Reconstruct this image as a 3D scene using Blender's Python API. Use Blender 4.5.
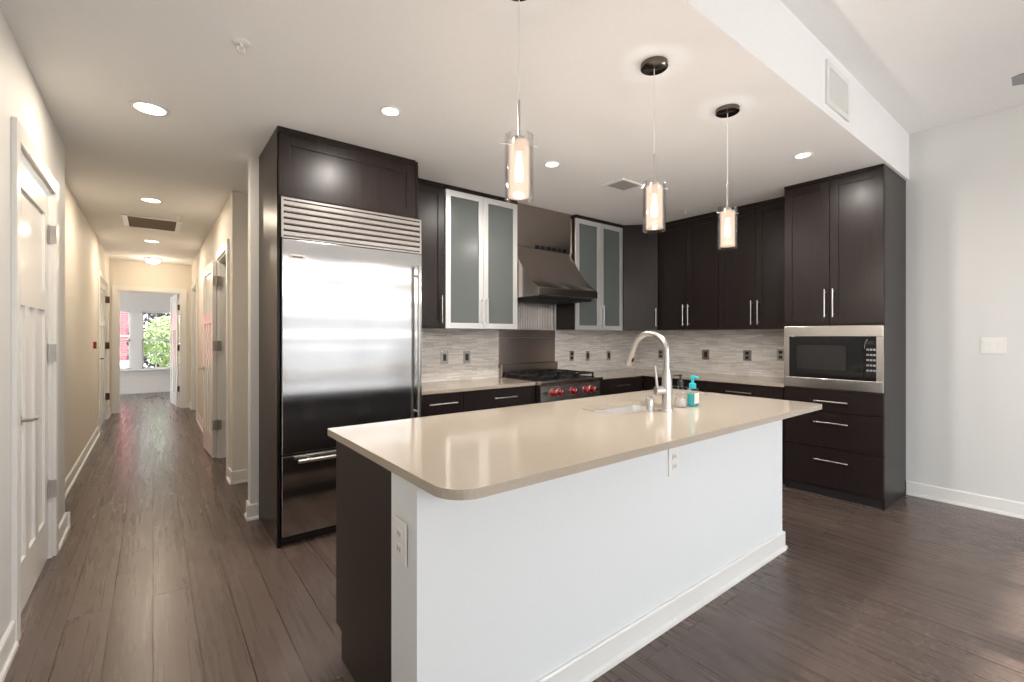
import bpy, bmesh, math, random
from mathutils import Vector, Matrix
from mathutils.geometry import tessellate_polygon

random.seed(7)
S = bpy.context.scene
for o in list(bpy.data.objects):
    bpy.data.objects.remove(o)
COL = S.collection
PI = math.pi

# ------------------------------------------------------------------ camera
cam_d = bpy.data.cameras.new('camera')
cam_d.sensor_width = 36.0
cam_d.lens = 460.6 / 1024 * 36.0
cam_d.shift_y = -5.0 / 1024
cam_d.clip_start = 0.05
cam_d.clip_end = 200
cam = bpy.data.objects.new('camera', cam_d)
COL.objects.link(cam)
cam.location = (0, 0, 1.38)
cam.rotation_euler = (PI / 2, 0, -math.atan(359 / 460.6))
S.camera = cam

# ------------------------------------------------------------------ world, sun, exposure
w = bpy.data.worlds.new('world')
S.world = w
w.use_nodes = True
bg = w.node_tree.nodes['Background']
bg.inputs['Color'].default_value = (0.94, 0.97, 1.0, 1)
bg.inputs['Strength'].default_value = 6.6
sun_d = bpy.data.lights.new('sun', 'SUN')
sun_d.energy = 9.0
sun_d.angle = 0.02
sun_d.color = (1.0, 0.95, 0.88)
sun = bpy.data.objects.new('sun', sun_d)
COL.objects.link(sun)
sun.rotation_euler = (math.radians(54.6), 0, math.radians(8))
S.view_settings.view_transform = 'Standard'
S.view_settings.look = 'None'
S.view_settings.gamma = 1.0
S.view_settings.use_curve_mapping = False
S.view_settings.exposure = 0.45

def portal(loc, rot, sx, sy):
    d = bpy.data.lights.new('window_portal', 'AREA')
    d.shape = 'RECTANGLE'
    d.size = sx
    d.size_y = sy
    d.cycles.is_portal = True
    o = bpy.data.objects.new('window_portal', d)
    COL.objects.link(o)
    o.location = loc
    o.rotation_euler = rot
portal((2.7, -3.18, 1.4), (PI / 2, 0, 0), 4.3, 2.6)          # garden doors behind the camera
portal((-0.62, -1.7, 1.4), (0, -PI / 2, 0), 2.2, 1.8)        # unseen side window, added to light the island end
portal((-2.2, 12.65, 1.4), (0, -PI / 2, 0), 2.2, 2.4)        # unseen side window, added to brighten the far room
portal((0.0, 14.25, 1.3), (PI / 2, 0, PI), 3.0, 1.6)        # far room window

# ------------------------------------------------------------------ materials
def mat(name, col, rough=0.5, metal=0.0, coat=0.0, spec=0.5, **kw):
    m = bpy.data.materials.new(name)
    m.use_nodes = True
    b = m.node_tree.nodes['Principled BSDF']
    b.inputs['Base Color'].default_value = (*col, 1)
    b.inputs['Roughness'].default_value = rough
    b.inputs['Metallic'].default_value = metal
    b.inputs['Coat Weight'].default_value = coat
    b.inputs['Specular IOR Level'].default_value = spec
    for k, v in kw.items():
        b.inputs[k.replace('_', ' ')].default_value = v
    return m

def nd(m, t, **kw):
    n = m.node_tree.nodes.new(t)
    for k, v in kw.items():
        setattr(n, k, v)
    return n

def lk(m, a, b):
    m.node_tree.links.new(a, b)

def noise_mat(name, c1, c2, scale=(1, 1, 1), nscale=5.0, rough=0.5, metal=0.0, bump=0.0, r2=None, coat=0.0, detail=4.0, spec=0.5, lo=0.3, hi=0.7):
    """two colours mixed by a stretched noise, with optional bump and roughness variation"""
    m = mat(name, c1, rough, metal, coat, spec)
    b = m.node_tree.nodes['Principled BSDF']
    tc = nd(m, 'ShaderNodeTexCoord')
    mp = nd(m, 'ShaderNodeMapping')
    mp.inputs['Scale'].default_value = scale
    lk(m, tc.outputs['Object'], mp.inputs['Vector'])
    n = nd(m, 'ShaderNodeTexNoise')
    n.inputs['Scale'].default_value = nscale
    n.inputs['Detail'].default_value = detail
    lk(m, mp.outputs['Vector'], n.inputs['Vector'])
    cr = nd(m, 'ShaderNodeValToRGB')
    cr.color_ramp.elements[0].position = lo
    cr.color_ramp.elements[1].position = hi
    cr.color_ramp.elements[0].color = (*c1, 1)
    cr.color_ramp.elements[1].color = (*c2, 1)
    lk(m, n.outputs['Fac'], cr.inputs['Fac'])
    lk(m, cr.outputs['Color'], b.inputs['Base Color'])
    if bump:
        bn = nd(m, 'ShaderNodeBump')
        bn.inputs['Strength'].default_value = bump
        bn.inputs['Distance'].default_value = 0.01
        lk(m, n.outputs['Fac'], bn.inputs['Height'])
        lk(m, bn.outputs['Normal'], b.inputs['Normal'])
    if r2 is not None:
        mr = nd(m, 'ShaderNodeMapRange')
        mr.inputs['To Min'].default_value = rough
        mr.inputs['To Max'].default_value = r2
        lk(m, n.outputs['Fac'], mr.inputs['Value'])
        lk(m, mr.outputs['Result'], b.inputs['Roughness'])
    return m

M = {}
M['wall'] = noise_mat('painted_wall', (0.69, 0.69, 0.672), (0.71, 0.71, 0.692), nscale=90, rough=0.6, bump=0.02)
M['wall_lamplit'] = noise_mat('lamplit_hall_wall', (0.76, 0.715, 0.64), (0.78, 0.735, 0.66), nscale=90, rough=0.6, bump=0.02)  # warm light of the hall lamps is put into this colour
M['ceiling'] = noise_mat('painted_ceiling', (0.87, 0.865, 0.86), (0.89, 0.885, 0.88), nscale=60, rough=0.8)
M['white_wall'] = noise_mat('white_knee_wall', (0.76, 0.785, 0.795), (0.78, 0.80, 0.81), nscale=90, rough=0.55)
M['far_wall'] = noise_mat('far_room_wall', (0.80, 0.77, 0.73), (0.82, 0.79, 0.75), nscale=90, rough=0.6)
M['trim'] = mat('white_trim_paint', (0.80, 0.795, 0.77), 0.3)
M['door'] = mat('glossy_white_door_paint', (0.80, 0.79, 0.765), 0.22)
M['plastic'] = mat('white_plastic', (0.82, 0.81, 0.78), 0.35)
M['esp'] = noise_mat('espresso_wood', (0.0135, 0.0085, 0.0078), (0.020, 0.0130, 0.0118), scale=(14, 14, 0.8), nscale=4, rough=0.30, r2=0.38, coat=0.0, detail=6, spec=0.28)
M['esp_in'] = mat('cabinet_interior', (0.12, 0.12, 0.12), 0.5)
M['toe'] = mat('toe_kick_black', (0.012, 0.010, 0.010), 0.5)
M['chrome'] = mat('brushed_nickel', (0.58, 0.56, 0.535), 0.28, 1.0)
M['nickel'] = mat('satin_nickel', (0.45, 0.42, 0.39), 0.32, 1.0)
M['canopy_metal'] = mat('canopy_dark_reflection', (0.16, 0.14, 0.125), 0.22, 1.0)  # dark reflection on the pendant canopies is put into the colour
M['bronze'] = mat('dark_bronze_hinge', (0.10, 0.07, 0.05), 0.35, 1.0)
M['alum'] = mat('brushed_aluminium_frame', (0.74, 0.74, 0.73), 0.36, 0.55)
M['black'] = mat('black_gloss', (0.008, 0.008, 0.009), 0.08, spec=0.35)
M['iron'] = mat('black_cast_iron', (0.012, 0.012, 0.013), 0.45)
M['blackpl'] = mat('black_plastic', (0.02, 0.02, 0.02), 0.35)
M['red'] = mat('red_knob', (0.26, 0.004, 0.007), 0.12, coat=0.6)
M['grey'] = mat('grey_fan_blade', (0.28, 0.28, 0.29), 0.45)
M['redpl'] = mat('red_alarm_plastic', (0.35, 0.02, 0.02), 0.4)
M['screen'] = mat('dim_display', (0.02, 0.03, 0.03), 0.15)
M['key'] = mat('keypad_grey', (0.30, 0.30, 0.30), 0.4)
M['cord'] = mat('dark_cord', (0.03, 0.03, 0.03), 0.5)
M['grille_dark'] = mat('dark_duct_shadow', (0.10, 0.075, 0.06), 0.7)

# stainless steel, slightly wavy like rolled sheet
def steel(name, col, rough, wav, scale, aniso=0.0):
    m = mat(name, col, rough, 1.0)
    b = m.node_tree.nodes['Principled BSDF']
    tc = nd(m, 'ShaderNodeTexCoord')
    mp = nd(m, 'ShaderNodeMapping')
    mp.inputs['Scale'].default_value = scale
    lk(m, tc.outputs['Object'], mp.inputs['Vector'])
    n = nd(m, 'ShaderNodeTexNoise')
    n.inputs['Scale'].default_value = 1.0
    n.inputs['Detail'].default_value = 1.2
    lk(m, mp.outputs['Vector'], n.inputs['Vector'])
    mp2 = nd(m, 'ShaderNodeMapping')
    mp2.inputs['Scale'].default_value = (2, 2, 420)
    lk(m, tc.outputs['Object'], mp2.inputs['Vector'])
    n2 = nd(m, 'ShaderNodeTexNoise')
    n2.inputs['Scale'].default_value = 1.0
    lk(m, mp2.outputs['Vector'], n2.inputs['Vector'])
    mr = nd(m, 'ShaderNodeMapRange')
    mr.inputs['To Min'].default_value = rough * 0.95
    mr.inputs['To Max'].default_value = rough * 1.05
    lk(m, n2.outputs['Fac'], mr.inputs['Value'])
    lk(m, mr.outputs['Result'], b.inputs['Roughness'])
    bn = nd(m, 'ShaderNodeBump')
    bn.inputs['Strength'].default_value = 1.0
    bn.inputs['Distance'].default_value = wav
    lk(m, n.outputs['Fac'], bn.inputs['Height'])
    lk(m, bn.outputs['Normal'], b.inputs['Normal'])
    b.inputs['Anisotropic'].default_value = aniso
    return m
M['steel_door'] = steel('stainless_refrigerator', (0.52, 0.515, 0.51), 0.18, 0.022, (0.12, 0.12, 3.6))
M['steel'] = steel('stainless_steel', (0.60, 0.57, 0.54), 0.24, 0.002, (1, 1, 3))
M['steel_warm'] = steel('stainless_hood', (0.36, 0.315, 0.29), 0.22, 0.0, (1, 1, 2))
M['steel_panel'] = steel('stainless_wall_panel', (0.40, 0.34, 0.31), 0.25, 0.002, (1, 1, 2))

# frosted glass
m = mat('frosted_glass', (0.27, 0.30, 0.29), 0.18)
b = m.node_tree.nodes['Principled BSDF']
b.inputs['Transmission Weight'].default_value = 0.55
b.inputs['Roughness'].default_value = 0.20
b.inputs['IOR'].default_value = 1.45
M['sinksteel'] = mat('sink_stainless', (0.80, 0.79, 0.78), 0.40, 0.88)
M['frost'] = m
def thin_glass(name, tint, refl, ior=1.45, rough=0.0):
    """thin sheet of glass: mostly lets light straight through, reflects by Fresnel"""
    m = bpy.data.materials.new(name)
    m.use_nodes = True
    nt = m.node_tree
    nt.nodes.clear()
    out = nt.nodes.new('ShaderNodeOutputMaterial')
    tr = nt.nodes.new('ShaderNodeBsdfTransparent')
    tr.inputs['Color'].default_value = (*tint, 1)
    gl = nt.nodes.new('ShaderNodeBsdfGlossy')
    gl.inputs['Roughness'].default_value = rough
    fr = nt.nodes.new('ShaderNodeFresnel')
    fr.inputs['IOR'].default_value = ior
    mu = nt.nodes.new('ShaderNodeMath')
    mu.operation = 'MULTIPLY'
    mu.inputs[1].default_value = refl
    mx = nt.nodes.new('ShaderNodeMixShader')
    nt.links.new(fr.outputs[0], mu.inputs[0])
    nt.links.new(mu.outputs[0], mx.inputs[0])
    nt.links.new(tr.outputs[0], mx.inputs[1])
    nt.links.new(gl.outputs[0], mx.inputs[2])
    nt.links.new(mx.outputs[0], out.inputs[0])
    return m
M['glass'] = thin_glass('clear_glass', (0.985, 0.98, 0.975), 0.45)
M['pane'] = thin_glass('window_pane_glass', (0.98, 0.98, 0.98), 0.6)
m = mat('teal_liquid', (0.05, 0.62, 0.66), 0.08)
m.node_tree.nodes['Principled BSDF'].inputs['Transmission Weight'].default_value = 0.3
M['teal'] = m
M['teal_pump'] = mat('teal_plastic', (0.02, 0.45, 0.52), 0.3)
m = mat('clear_soap', (0.86, 0.82, 0.80), 0.1)
m.node_tree.nodes['Principled BSDF'].inputs['Transmission Weight'].default_value = 0.6
M['soap'] = m

def emis(name, col, s, base=(0.8, 0.8, 0.8)):
    m = mat(name, base, 0.4)
    b = m.node_tree.nodes['Principled BSDF']
    b.inputs['Emission Color'].default_value = (*col, 1)
    b.inputs['Emission Strength'].default_value = s
    return m
M['lamp'] = emis('lamp_lens_lit', (1.0, 0.86, 0.68), 6)
M['lamp_cool'] = emis('lamp_lens_white', (1.0, 0.93, 0.85), 4)
M['bulb'] = emis('pendant_bulb_lit', (1.0, 0.86, 0.72), 2.2)
m = bpy.data.materials.new('frosted_lit_shade')
m.use_nodes = True
nt = m.node_tree
nt.nodes.clear()
out = nt.nodes.new('ShaderNodeOutputMaterial')
tr = nt.nodes.new('ShaderNodeBsdfTransparent')
tr.inputs['Color'].default_value = (0.96, 0.92, 0.88, 1)
em = nt.nodes.new('ShaderNodeEmission')
em.inputs['Color'].default_value = (1.0, 0.78, 0.62, 1)
em.inputs['Strength'].default_value = 1.3
tl = nt.nodes.new('ShaderNodeBsdfTranslucent')
ad_ = nt.nodes.new('ShaderNodeAddShader')
mx = nt.nodes.new('ShaderNodeMixShader')
mx.inputs[0].default_value = 0.26
nt.links.new(em.outputs[0], ad_.inputs[0])
nt.links.new(tl.outputs[0], ad_.inputs[1])
nt.links.new(tr.outputs[0], mx.inputs[1])
nt.links.new(em.outputs[0], mx.inputs[2])
nt.links.new(mx.outputs[0], out.inputs[0])
M['shade'] = m

# dark oak planks running along the hall
m = mat('dark_oak_planks', (0.08, 0.05, 0.04), 0.3)
b = m.node_tree.nodes['Principled BSDF']
tc = nd(m, 'ShaderNodeTexCoord')
sp = nd(m, 'ShaderNodeSeparateXYZ')
lk(m, tc.outputs['Object'], sp.inputs[0])
cb = nd(m, 'ShaderNodeCombineXYZ')
lk(m, sp.outputs['Y'], cb.inputs['X'])
lk(m, sp.outputs['X'], cb.inputs['Y'])
br = nd(m, 'ShaderNodeTexBrick')
br.offset = 0.37
br.offset_frequency = 2
br.inputs['Scale'].default_value = 1.0
br.inputs['Brick Width'].default_value = 1.9
br.inputs['Row Height'].default_value = 0.165
br.inputs['Mortar Size'].default_value = 0.0022
br.inputs['Mortar Smooth'].default_value = 0.3
br.inputs['Bias'].default_value = 0.0
br.inputs['Color1'].default_value = (0.0, 0.0, 0.0, 1)
br.inputs['Color2'].default_value = (1.0, 1.0, 1.0, 1)
br.inputs['Mortar'].default_value = (0.5, 0.5, 0.5, 1)
lk(m, cb.outputs[0], br.inputs['Vector'])
mp = nd(m, 'ShaderNodeMapping')
mp.inputs['Scale'].default_value = (0.55, 14, 1)
lk(m, cb.outputs[0], mp.inputs['Vector'])
ad = nd(m, 'ShaderNodeVectorMath', operation='MULTIPLY_ADD')
lk(m, br.outputs['Color'], ad.inputs[0])
ad.inputs[1].default_value = (9, 9, 9)
lk(m, mp.outputs[0], ad.inputs[2])
gr = nd(m, 'ShaderNodeTexNoise')
gr.inputs['Scale'].default_value = 2.2
gr.inputs['Detail'].default_value = 5
gr.inputs['Distortion'].default_value = 0.35
lk(m, ad.outputs[0], gr.inputs['Vector'])
cr = nd(m, 'ShaderNodeValToRGB')
cr.color_ramp.elements[0].position = 0.30
cr.color_ramp.elements[0].color = (0.098, 0.069, 0.056, 1)
cr.color_ramp.elements[1].position = 0.72
cr.color_ramp.elements[1].color = (0.126, 0.091, 0.076, 1)
lk(m, gr.outputs['Fac'], cr.inputs['Fac'])
mx = nd(m, 'ShaderNodeMix', data_type='RGBA', blend_type='MULTIPLY')
mx.inputs['Factor'].default_value = 0.35
lk(m, cr.outputs['Color'], mx.inputs['A'])
cr2 = nd(m, 'ShaderNodeValToRGB')
cr2.color_ramp.elements[0].color = (0.62, 0.60, 0.60, 1)
cr2.color_ramp.elements[1].color = (1.15, 1.1, 1.08, 1)
lk(m, br.outputs['Color'], cr2.inputs['Fac'])
lk(m, cr2.outputs['Color'], mx.inputs['B'])
mo = nd(m, 'ShaderNodeMix', data_type='RGBA')
lk(m, br.outputs['Fac'], mo.inputs['Factor'])
lk(m, mx.outputs['Result'], mo.inputs['A'])
mo.inputs['B'].default_value = (0.02, 0.013, 0.01, 1)
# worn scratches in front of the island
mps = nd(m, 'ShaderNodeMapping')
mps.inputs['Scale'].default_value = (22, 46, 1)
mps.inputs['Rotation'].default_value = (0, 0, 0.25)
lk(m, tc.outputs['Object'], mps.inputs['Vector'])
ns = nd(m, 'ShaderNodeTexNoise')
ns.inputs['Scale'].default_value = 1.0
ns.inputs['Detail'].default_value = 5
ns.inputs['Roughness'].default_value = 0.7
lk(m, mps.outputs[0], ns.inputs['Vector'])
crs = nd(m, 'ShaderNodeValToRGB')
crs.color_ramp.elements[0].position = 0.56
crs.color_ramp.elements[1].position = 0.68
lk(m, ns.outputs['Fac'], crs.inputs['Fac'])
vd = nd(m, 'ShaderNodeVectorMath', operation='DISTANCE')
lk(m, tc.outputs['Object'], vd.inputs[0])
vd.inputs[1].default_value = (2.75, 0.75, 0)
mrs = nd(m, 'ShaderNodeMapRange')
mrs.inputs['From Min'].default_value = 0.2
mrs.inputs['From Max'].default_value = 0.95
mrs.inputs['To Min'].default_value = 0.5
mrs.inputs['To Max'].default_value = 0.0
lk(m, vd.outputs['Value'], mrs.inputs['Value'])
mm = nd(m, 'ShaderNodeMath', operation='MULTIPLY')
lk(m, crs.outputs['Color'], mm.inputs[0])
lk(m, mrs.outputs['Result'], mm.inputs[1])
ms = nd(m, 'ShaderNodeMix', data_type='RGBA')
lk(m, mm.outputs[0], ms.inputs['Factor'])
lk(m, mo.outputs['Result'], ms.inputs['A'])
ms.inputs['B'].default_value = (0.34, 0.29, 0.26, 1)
lk(m, ms.outputs['Result'], b.inputs['Base Color'])
mr = nd(m, 'ShaderNodeMapRange')
mr.inputs['To Min'].default_value = 0.20
mr.inputs['To Max'].default_value = 0.36
lk(m, gr.outputs['Fac'], mr.inputs['Value'])
lk(m, mr.outputs['Result'], b.inputs['Roughness'])
bn = nd(m, 'ShaderNodeBump')
bn.inputs['Strength'].default_value = 0.2
bn.inputs['Distance'].default_value = 0.001
lk(m, gr.outputs['Fac'], bn.inputs['Height'])
bn2 = nd(m, 'ShaderNodeBump')
bn2.invert = True
bn2.inputs['Strength'].default_value = 0.6
bn2.inputs['Distance'].default_value = 0.002
lk(m, br.outputs['Fac'], bn2.inputs['Height'])
lk(m, bn.outputs['Normal'], bn2.inputs['Normal'])
lk(m, bn2.outputs['Normal'], b.inputs['Normal'])
M['floor'] = m

# quartz counter
M['quartz'] = noise_mat('beige_quartz', (0.41, 0.35, 0.28), (0.45, 0.385, 0.31), nscale=160, rough=0.10, detail=3)

# linear mosaic backsplash, u along the wall
def mosaic(name, along):
    m = mat(name, (0.5, 0.46, 0.42), 0.3)
    b = m.node_tree.nodes['Principled BSDF']
    tc = nd(m, 'ShaderNodeTexCoord')
    sp = nd(m, 'ShaderNodeSeparateXYZ')
    lk(m, tc.outputs['Object'], sp.inputs[0])
    cb = nd(m, 'ShaderNodeCombineXYZ')
    lk(m, sp.outputs[along], cb.inputs['X'])
    lk(m, sp.outputs['Z'], cb.inputs['Y'])
    br = nd(m, 'ShaderNodeTexBrick')
    br.offset = 0.43
    br.inputs['Scale'].default_value = 1.0
    br.inputs['Brick Width'].default_value = 0.145
    br.inputs['Row Height'].default_value = 0.0135
    br.inputs['Mortar Size'].default_value = 0.0007
    br.inputs['Color1'].default_value = (0.62, 0.57, 0.52, 1)
    br.inputs['Color2'].default_value = (0.86, 0.82, 0.775, 1)
    br.inputs['Mortar'].default_value = (0.50, 0.47, 0.44, 1)
    lk(m, cb.outputs[0], br.inputs['Vector'])
    mp = nd(m, 'ShaderNodeMapping')
    mp.inputs['Scale'].default_value = (9, 150, 1)
    lk(m, cb.outputs[0], mp.inputs['Vector'])
    n = nd(m, 'ShaderNodeTexNoise')
    n.inputs['Scale'].default_value = 1.0
    lk(m, mp.outputs[0], n.inputs['Vector'])
    mx = nd(m, 'ShaderNodeMix', data_type='RGBA', blend_type='OVERLAY')
    mx.inputs['Factor'].default_value = 0.22
    lk(m, br.outputs['Color'], mx.inputs['A'])
    lk(m, n.outputs['Fac'], mx.inputs['B'])
    lk(m, mx.outputs['Result'], b.inputs['Base Color'])
    bn = nd(m, 'ShaderNodeBump')
    bn.invert = True
    bn.inputs['Strength'].default_value = 0.3
    bn.inputs['Distance'].default_value = 0.001
    lk(m, br.outputs['Fac'], bn.inputs['Height'])
    lk(m, bn.outputs['Normal'], b.inputs['Normal'])
    return m
M['tile_x'] = mosaic('linear_mosaic_back', 'X')
M['tile_y'] = mosaic('linear_mosaic_side', 'Y')

# outside
m = mat('red_brick', (0.4, 0.1, 0.08), 0.8)
b = m.node_tree.nodes['Principled BSDF']
tc = nd(m, 'ShaderNodeTexCoord')
sp = nd(m, 'ShaderNodeSeparateXYZ')
lk(m, tc.outputs['Object'], sp.inputs[0])
cb = nd(m, 'ShaderNodeCombineXYZ')
lk(m, sp.outputs['X'], cb.inputs['X'])
lk(m, sp.outputs['Z'], cb.inputs['Y'])
br = nd(m, 'ShaderNodeTexBrick')
br.inputs['Scale'].default_value = 1.0
br.inputs['Brick Width'].default_value = 0.22
br.inputs['Row Height'].default_value = 0.075
br.inputs['Mortar Size'].default_value = 0.006
br.inputs['Color1'].default_value = (0.30, 0.045, 0.055, 1)
br.inputs['Color2'].default_value = (0.24, 0.03, 0.04, 1)
br.inputs['Mortar'].default_value = (0.28, 0.13, 0.13, 1)
lk(m, cb.outputs[0], br.inputs['Vector'])
lk(m, br.outputs['Color'], b.inputs['Base Color'])
M['brick'] = m
M['leaf'] = noise_mat('pale_green_leaves', (0.10, 0.20, 0.05), (0.36, 0.46, 0.20), nscale=6, rough=0.45)
M['bark'] = noise_mat('bark', (0.05, 0.035, 0.025), (0.10, 0.07, 0.05), nscale=20, rough=0.8)
M['ground'] = noise_mat('pale_paving', (0.55, 0.54, 0.52), (0.62, 0.61, 0.59), nscale=3, rough=0.8)
M['dark_shrub'] = noise_mat('dark_hedge_leaves', (0.010, 0.02, 0.012), (0.05, 0.03, 0.05), nscale=9, rough=0.6)
M['stone_light'] = mat('pale_stone', (0.60, 0.56, 0.60), 0.6)

# ------------------------------------------------------------------ mesh helpers
class MB:
    def __init__(s):
        s.bm = bmesh.new()

    def box(s, x0, x1, y0, y1, z0, z1, bev=0.0):
        bm = bmesh.new()
        bmesh.ops.create_cube(bm, size=1)
        for v in bm.verts:
            v.co = Vector(((x0 + x1) / 2 + v.co.x * (x1 - x0), (y0 + y1) / 2 + v.co.y * (y1 - y0), (z0 + z1) / 2 + v.co.z * (z1 - z0)))
        if bev:
            bmesh.ops.bevel(bm, geom=bm.edges[:], offset=bev, segments=2, profile=0.6, affect='EDGES')
        s._take(bm)
        return s

    def _take(s, bm, mtx=None):
        if mtx is not None:
            bmesh.ops.transform(bm, matrix=mtx, verts=bm.verts)
        me = bpy.data.meshes.new('t')
        bm.to_mesh(me)
        s.bm.from_mesh(me)
        bpy.data.meshes.remove(me)
        bm.free()

    def rbox(s, c, d, rotz, bev=0.0, rotx=0.0):
        t = MB().box(-d[0] / 2, d[0] / 2, -d[1] / 2, d[1] / 2, -d[2] / 2, d[2] / 2, bev)
        s._take(t.bm, Matrix.Translation(c) @ Matrix.Rotation(rotz, 4, 'Z') @ Matrix.Rotation(rotx, 4, 'X'))
        return s

    def prism(s, poly, axis, a, b):
        """poly: 2-D points; axis the extrusion direction: x -> poly is (y,z); y -> (x,z); z -> (x,y)"""
        bm = s.bm
        f = {'x': lambda p, t: (t, p[0], p[1]), 'y': lambda p, t: (p[0], t, p[1]), 'z': lambda p, t: (p[0], p[1], t)}[axis]
        A = [bm.verts.new(f(p, a)) for p in poly]
        B = [bm.verts.new(f(p, b)) for p in poly]
        n = len(poly)
        for i in range(n):
            bm.faces.new((A[i], A[(i + 1) % n], B[(i + 1) % n], B[i]))
        bm.faces.new(A[::-1])
        bm.faces.new(B)
        return s

    def slab(s, outer, holes, z0, z1):
        bm = s.bm
        loops = [outer] + holes
        tris = tessellate_polygon([[Vector((p[0], p[1], 0)) for p in l] for l in loops])
        flat = [p for l in loops for p in l]
        A = [bm.verts.new((p[0], p[1], z0)) for p in flat]
        B = [bm.verts.new((p[0], p[1], z1)) for p in flat]
        for t in tris:
            bm.faces.new([B[i] for i in t])
            bm.faces.new([A[i] for i in reversed(t)])
        k = 0
        for l in loops:
            n = len(l)
            for i in range(n):
                j = (i + 1) % n
                bm.faces.new((A[k + i], A[k + j], B[k + j], B[k + i]))
            k += n
        return s

    def tube(s, pts, rad, seg=10, cap=True):
        pts = [Vector(p) for p in pts]
        if not hasattr(rad, '__len__'):
            rad = [rad] * len(pts)
        rings = []
        prev = None
        for i, p in enumerate(pts):
            t = (pts[min(i + 1, len(pts) - 1)] - pts[max(i - 1, 0)]).normalized()
            if prev is None:
                up = Vector((0, 0, 1)) if abs(t.z) < 0.9 else Vector((1, 0, 0))
                u = t.cross(up).normalized()
            else:
                u = (prev - t * prev.dot(t)).normalized()
            prev = u
            v = t.cross(u)
            rings.append([s.bm.verts.new(p + (u * math.cos(a) + v * math.sin(a)) * rad[i]) for a in [2 * PI * k / seg for k in range(seg)]])
        for a, b in zip(rings, rings[1:]):
            for k in range(seg):
                s.bm.faces.new((a[k], a[(k + 1) % seg], b[(k + 1) % seg], b[k]))
        if cap:
            s.bm.faces.new(rings[0][::-1])
            s.bm.faces.new(rings[-1])
        return s

    def lathe(s, prof, c=(0, 0, 0), seg=28, closed=False):
        """prof: list of (r,z)"""
        rings = []
        for r, z in prof:
            if r < 1e-6:
                rings.append([s.bm.verts.new((c[0], c[1], c[2] + z))])
            else:
                rings.append([s.bm.verts.new((c[0] + r * math.cos(2 * PI * k / seg), c[1] + r * math.sin(2 * PI * k / seg), c[2] + z)) for k in range(seg)])
        pairs = list(zip(rings, rings[1:]))
        if closed:
            pairs.append((rings[-1], rings[0]))
        for a, b in pairs:
            for k in range(seg):
                j = (k + 1) % seg
                if len(a) == 1 and len(b) == 1:
                    continue
                if len(a) == 1:
                    s.bm.faces.new((a[0], b[j], b[k]))
                elif len(b) == 1:
                    s.bm.faces.new((a[k], a[j], b[0]))
                else:
                    s.bm.faces.new((a[k], a[j], b[j], b[k]))
        return s

    def xform(s, mtx):
        bmesh.ops.transform(s.bm, matrix=mtx, verts=s.bm.verts)
        return s

    def build(s, name, m, parent=None, smooth=False, bevel=0.0):
        bmesh.ops.recalc_face_normals(s.bm, faces=s.bm.faces)
        me = bpy.data.meshes.new(name)
        s.bm.to_mesh(me)
        s.bm.free()
        me.materials.append(M[m] if isinstance(m, str) else m)
        if smooth:
            for p in me.polygons:
                p.use_smooth = True
            me.set_sharp_from_angle(angle=math.radians(40))
        o = bpy.data.objects.new(name, me)
        COL.objects.link(o)
        o.parent = parent
        if bevel:
            bv = o.modifiers.new('bevel', 'BEVEL')
            bv.width = bevel
            bv.segments = 3
            bv.limit_method = 'ANGLE'
            bv.angle_limit = math.radians(50)
        return o

def empty(name, loc=(0, 0, 0), rz=0.0):
    o = bpy.data.objects.new(name, None)
    o.empty_display_size = 0.05
    COL.objects.link(o)
    o.location = loc
    o.rotation_euler = (0, 0, rz)
    return o

def tag(o, label=None, cat=None, group=None, kind=None):
    if label: o['label'] = label
    if cat: o['category'] = cat
    if group: o['group'] = group
    if kind: o['kind'] = kind
    return o

def copy_tree(o, parent=None):
    c = o.copy()
    COL.objects.link(c)
    c.parent = parent
    for ch in list(o.children):
        copy_tree(ch, c)
    return c

def struct(name, mb, m, **kw):
    return tag(mb.build(name, m, **kw), kind='structure')

# ------------------------------------------------------------------ the room shell
ZC, ZL = 2.74, 3.14
FL = struct('floor', MB().box(-2.4, 5.35, -3.35, 14.45, -0.1, 0), 'floor')
struct('ceiling', MB().box(-2.4, 5.35, 1.16, 14.45, ZC, 3.3), 'ceiling')
struct('ceiling', MB().box(-2.4, 5.35, -3.35, 1.04, ZL, 3.3), 'ceiling')
struct('wall_soffit', MB().box(-0.497, 5.2, 1.04, 1.16, ZC, 3.3), 'ceiling')
struct('wall_right', MB().box(5.2, 5.35, -3.35, 14.45, 0, 3.3), 'wall')
struct('wall_back', MB().box(0.578, 5.2, 3.94, 4.06, 0, ZC), 'wall')
struct('wall_alcove', MB().box(0.705, 5.2, 5.0, 5.12, 0, ZC), 'wall_lamplit')

def wall_y(name, x0, x1, y0, y1, ops, z1, m):
    """wall running along y with openings (ya, yb, za, zb)"""
    b = MB()
    y = y0
    for ya, yb, za, zb in ops:
        b.box(x0, x1, y, ya, 0, z1)
        if za > 0: b.box(x0, x1, ya, yb, 0, za)
        b.box(x0, x1, ya, yb, zb, z1)
        y = yb
    b.box(x0, x1, y, y1, 0, z1)
    return struct(name, b, m)

def wall_x(name, y0, y1, x0, x1, ops, z1, m):
    b = MB()
    x = x0
    for xa, xb, za, zb in ops:
        b.box(x, xa, y0, y1, 0, z1)
        if za > 0: b.box(xa, xb, y0, y1, 0, za)
        b.box(xa, xb, y0, y1, zb, z1)
        x = xb
    b.box(x, x1, y0, y1, 0, z1)
    return struct(name, b, m)

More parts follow.
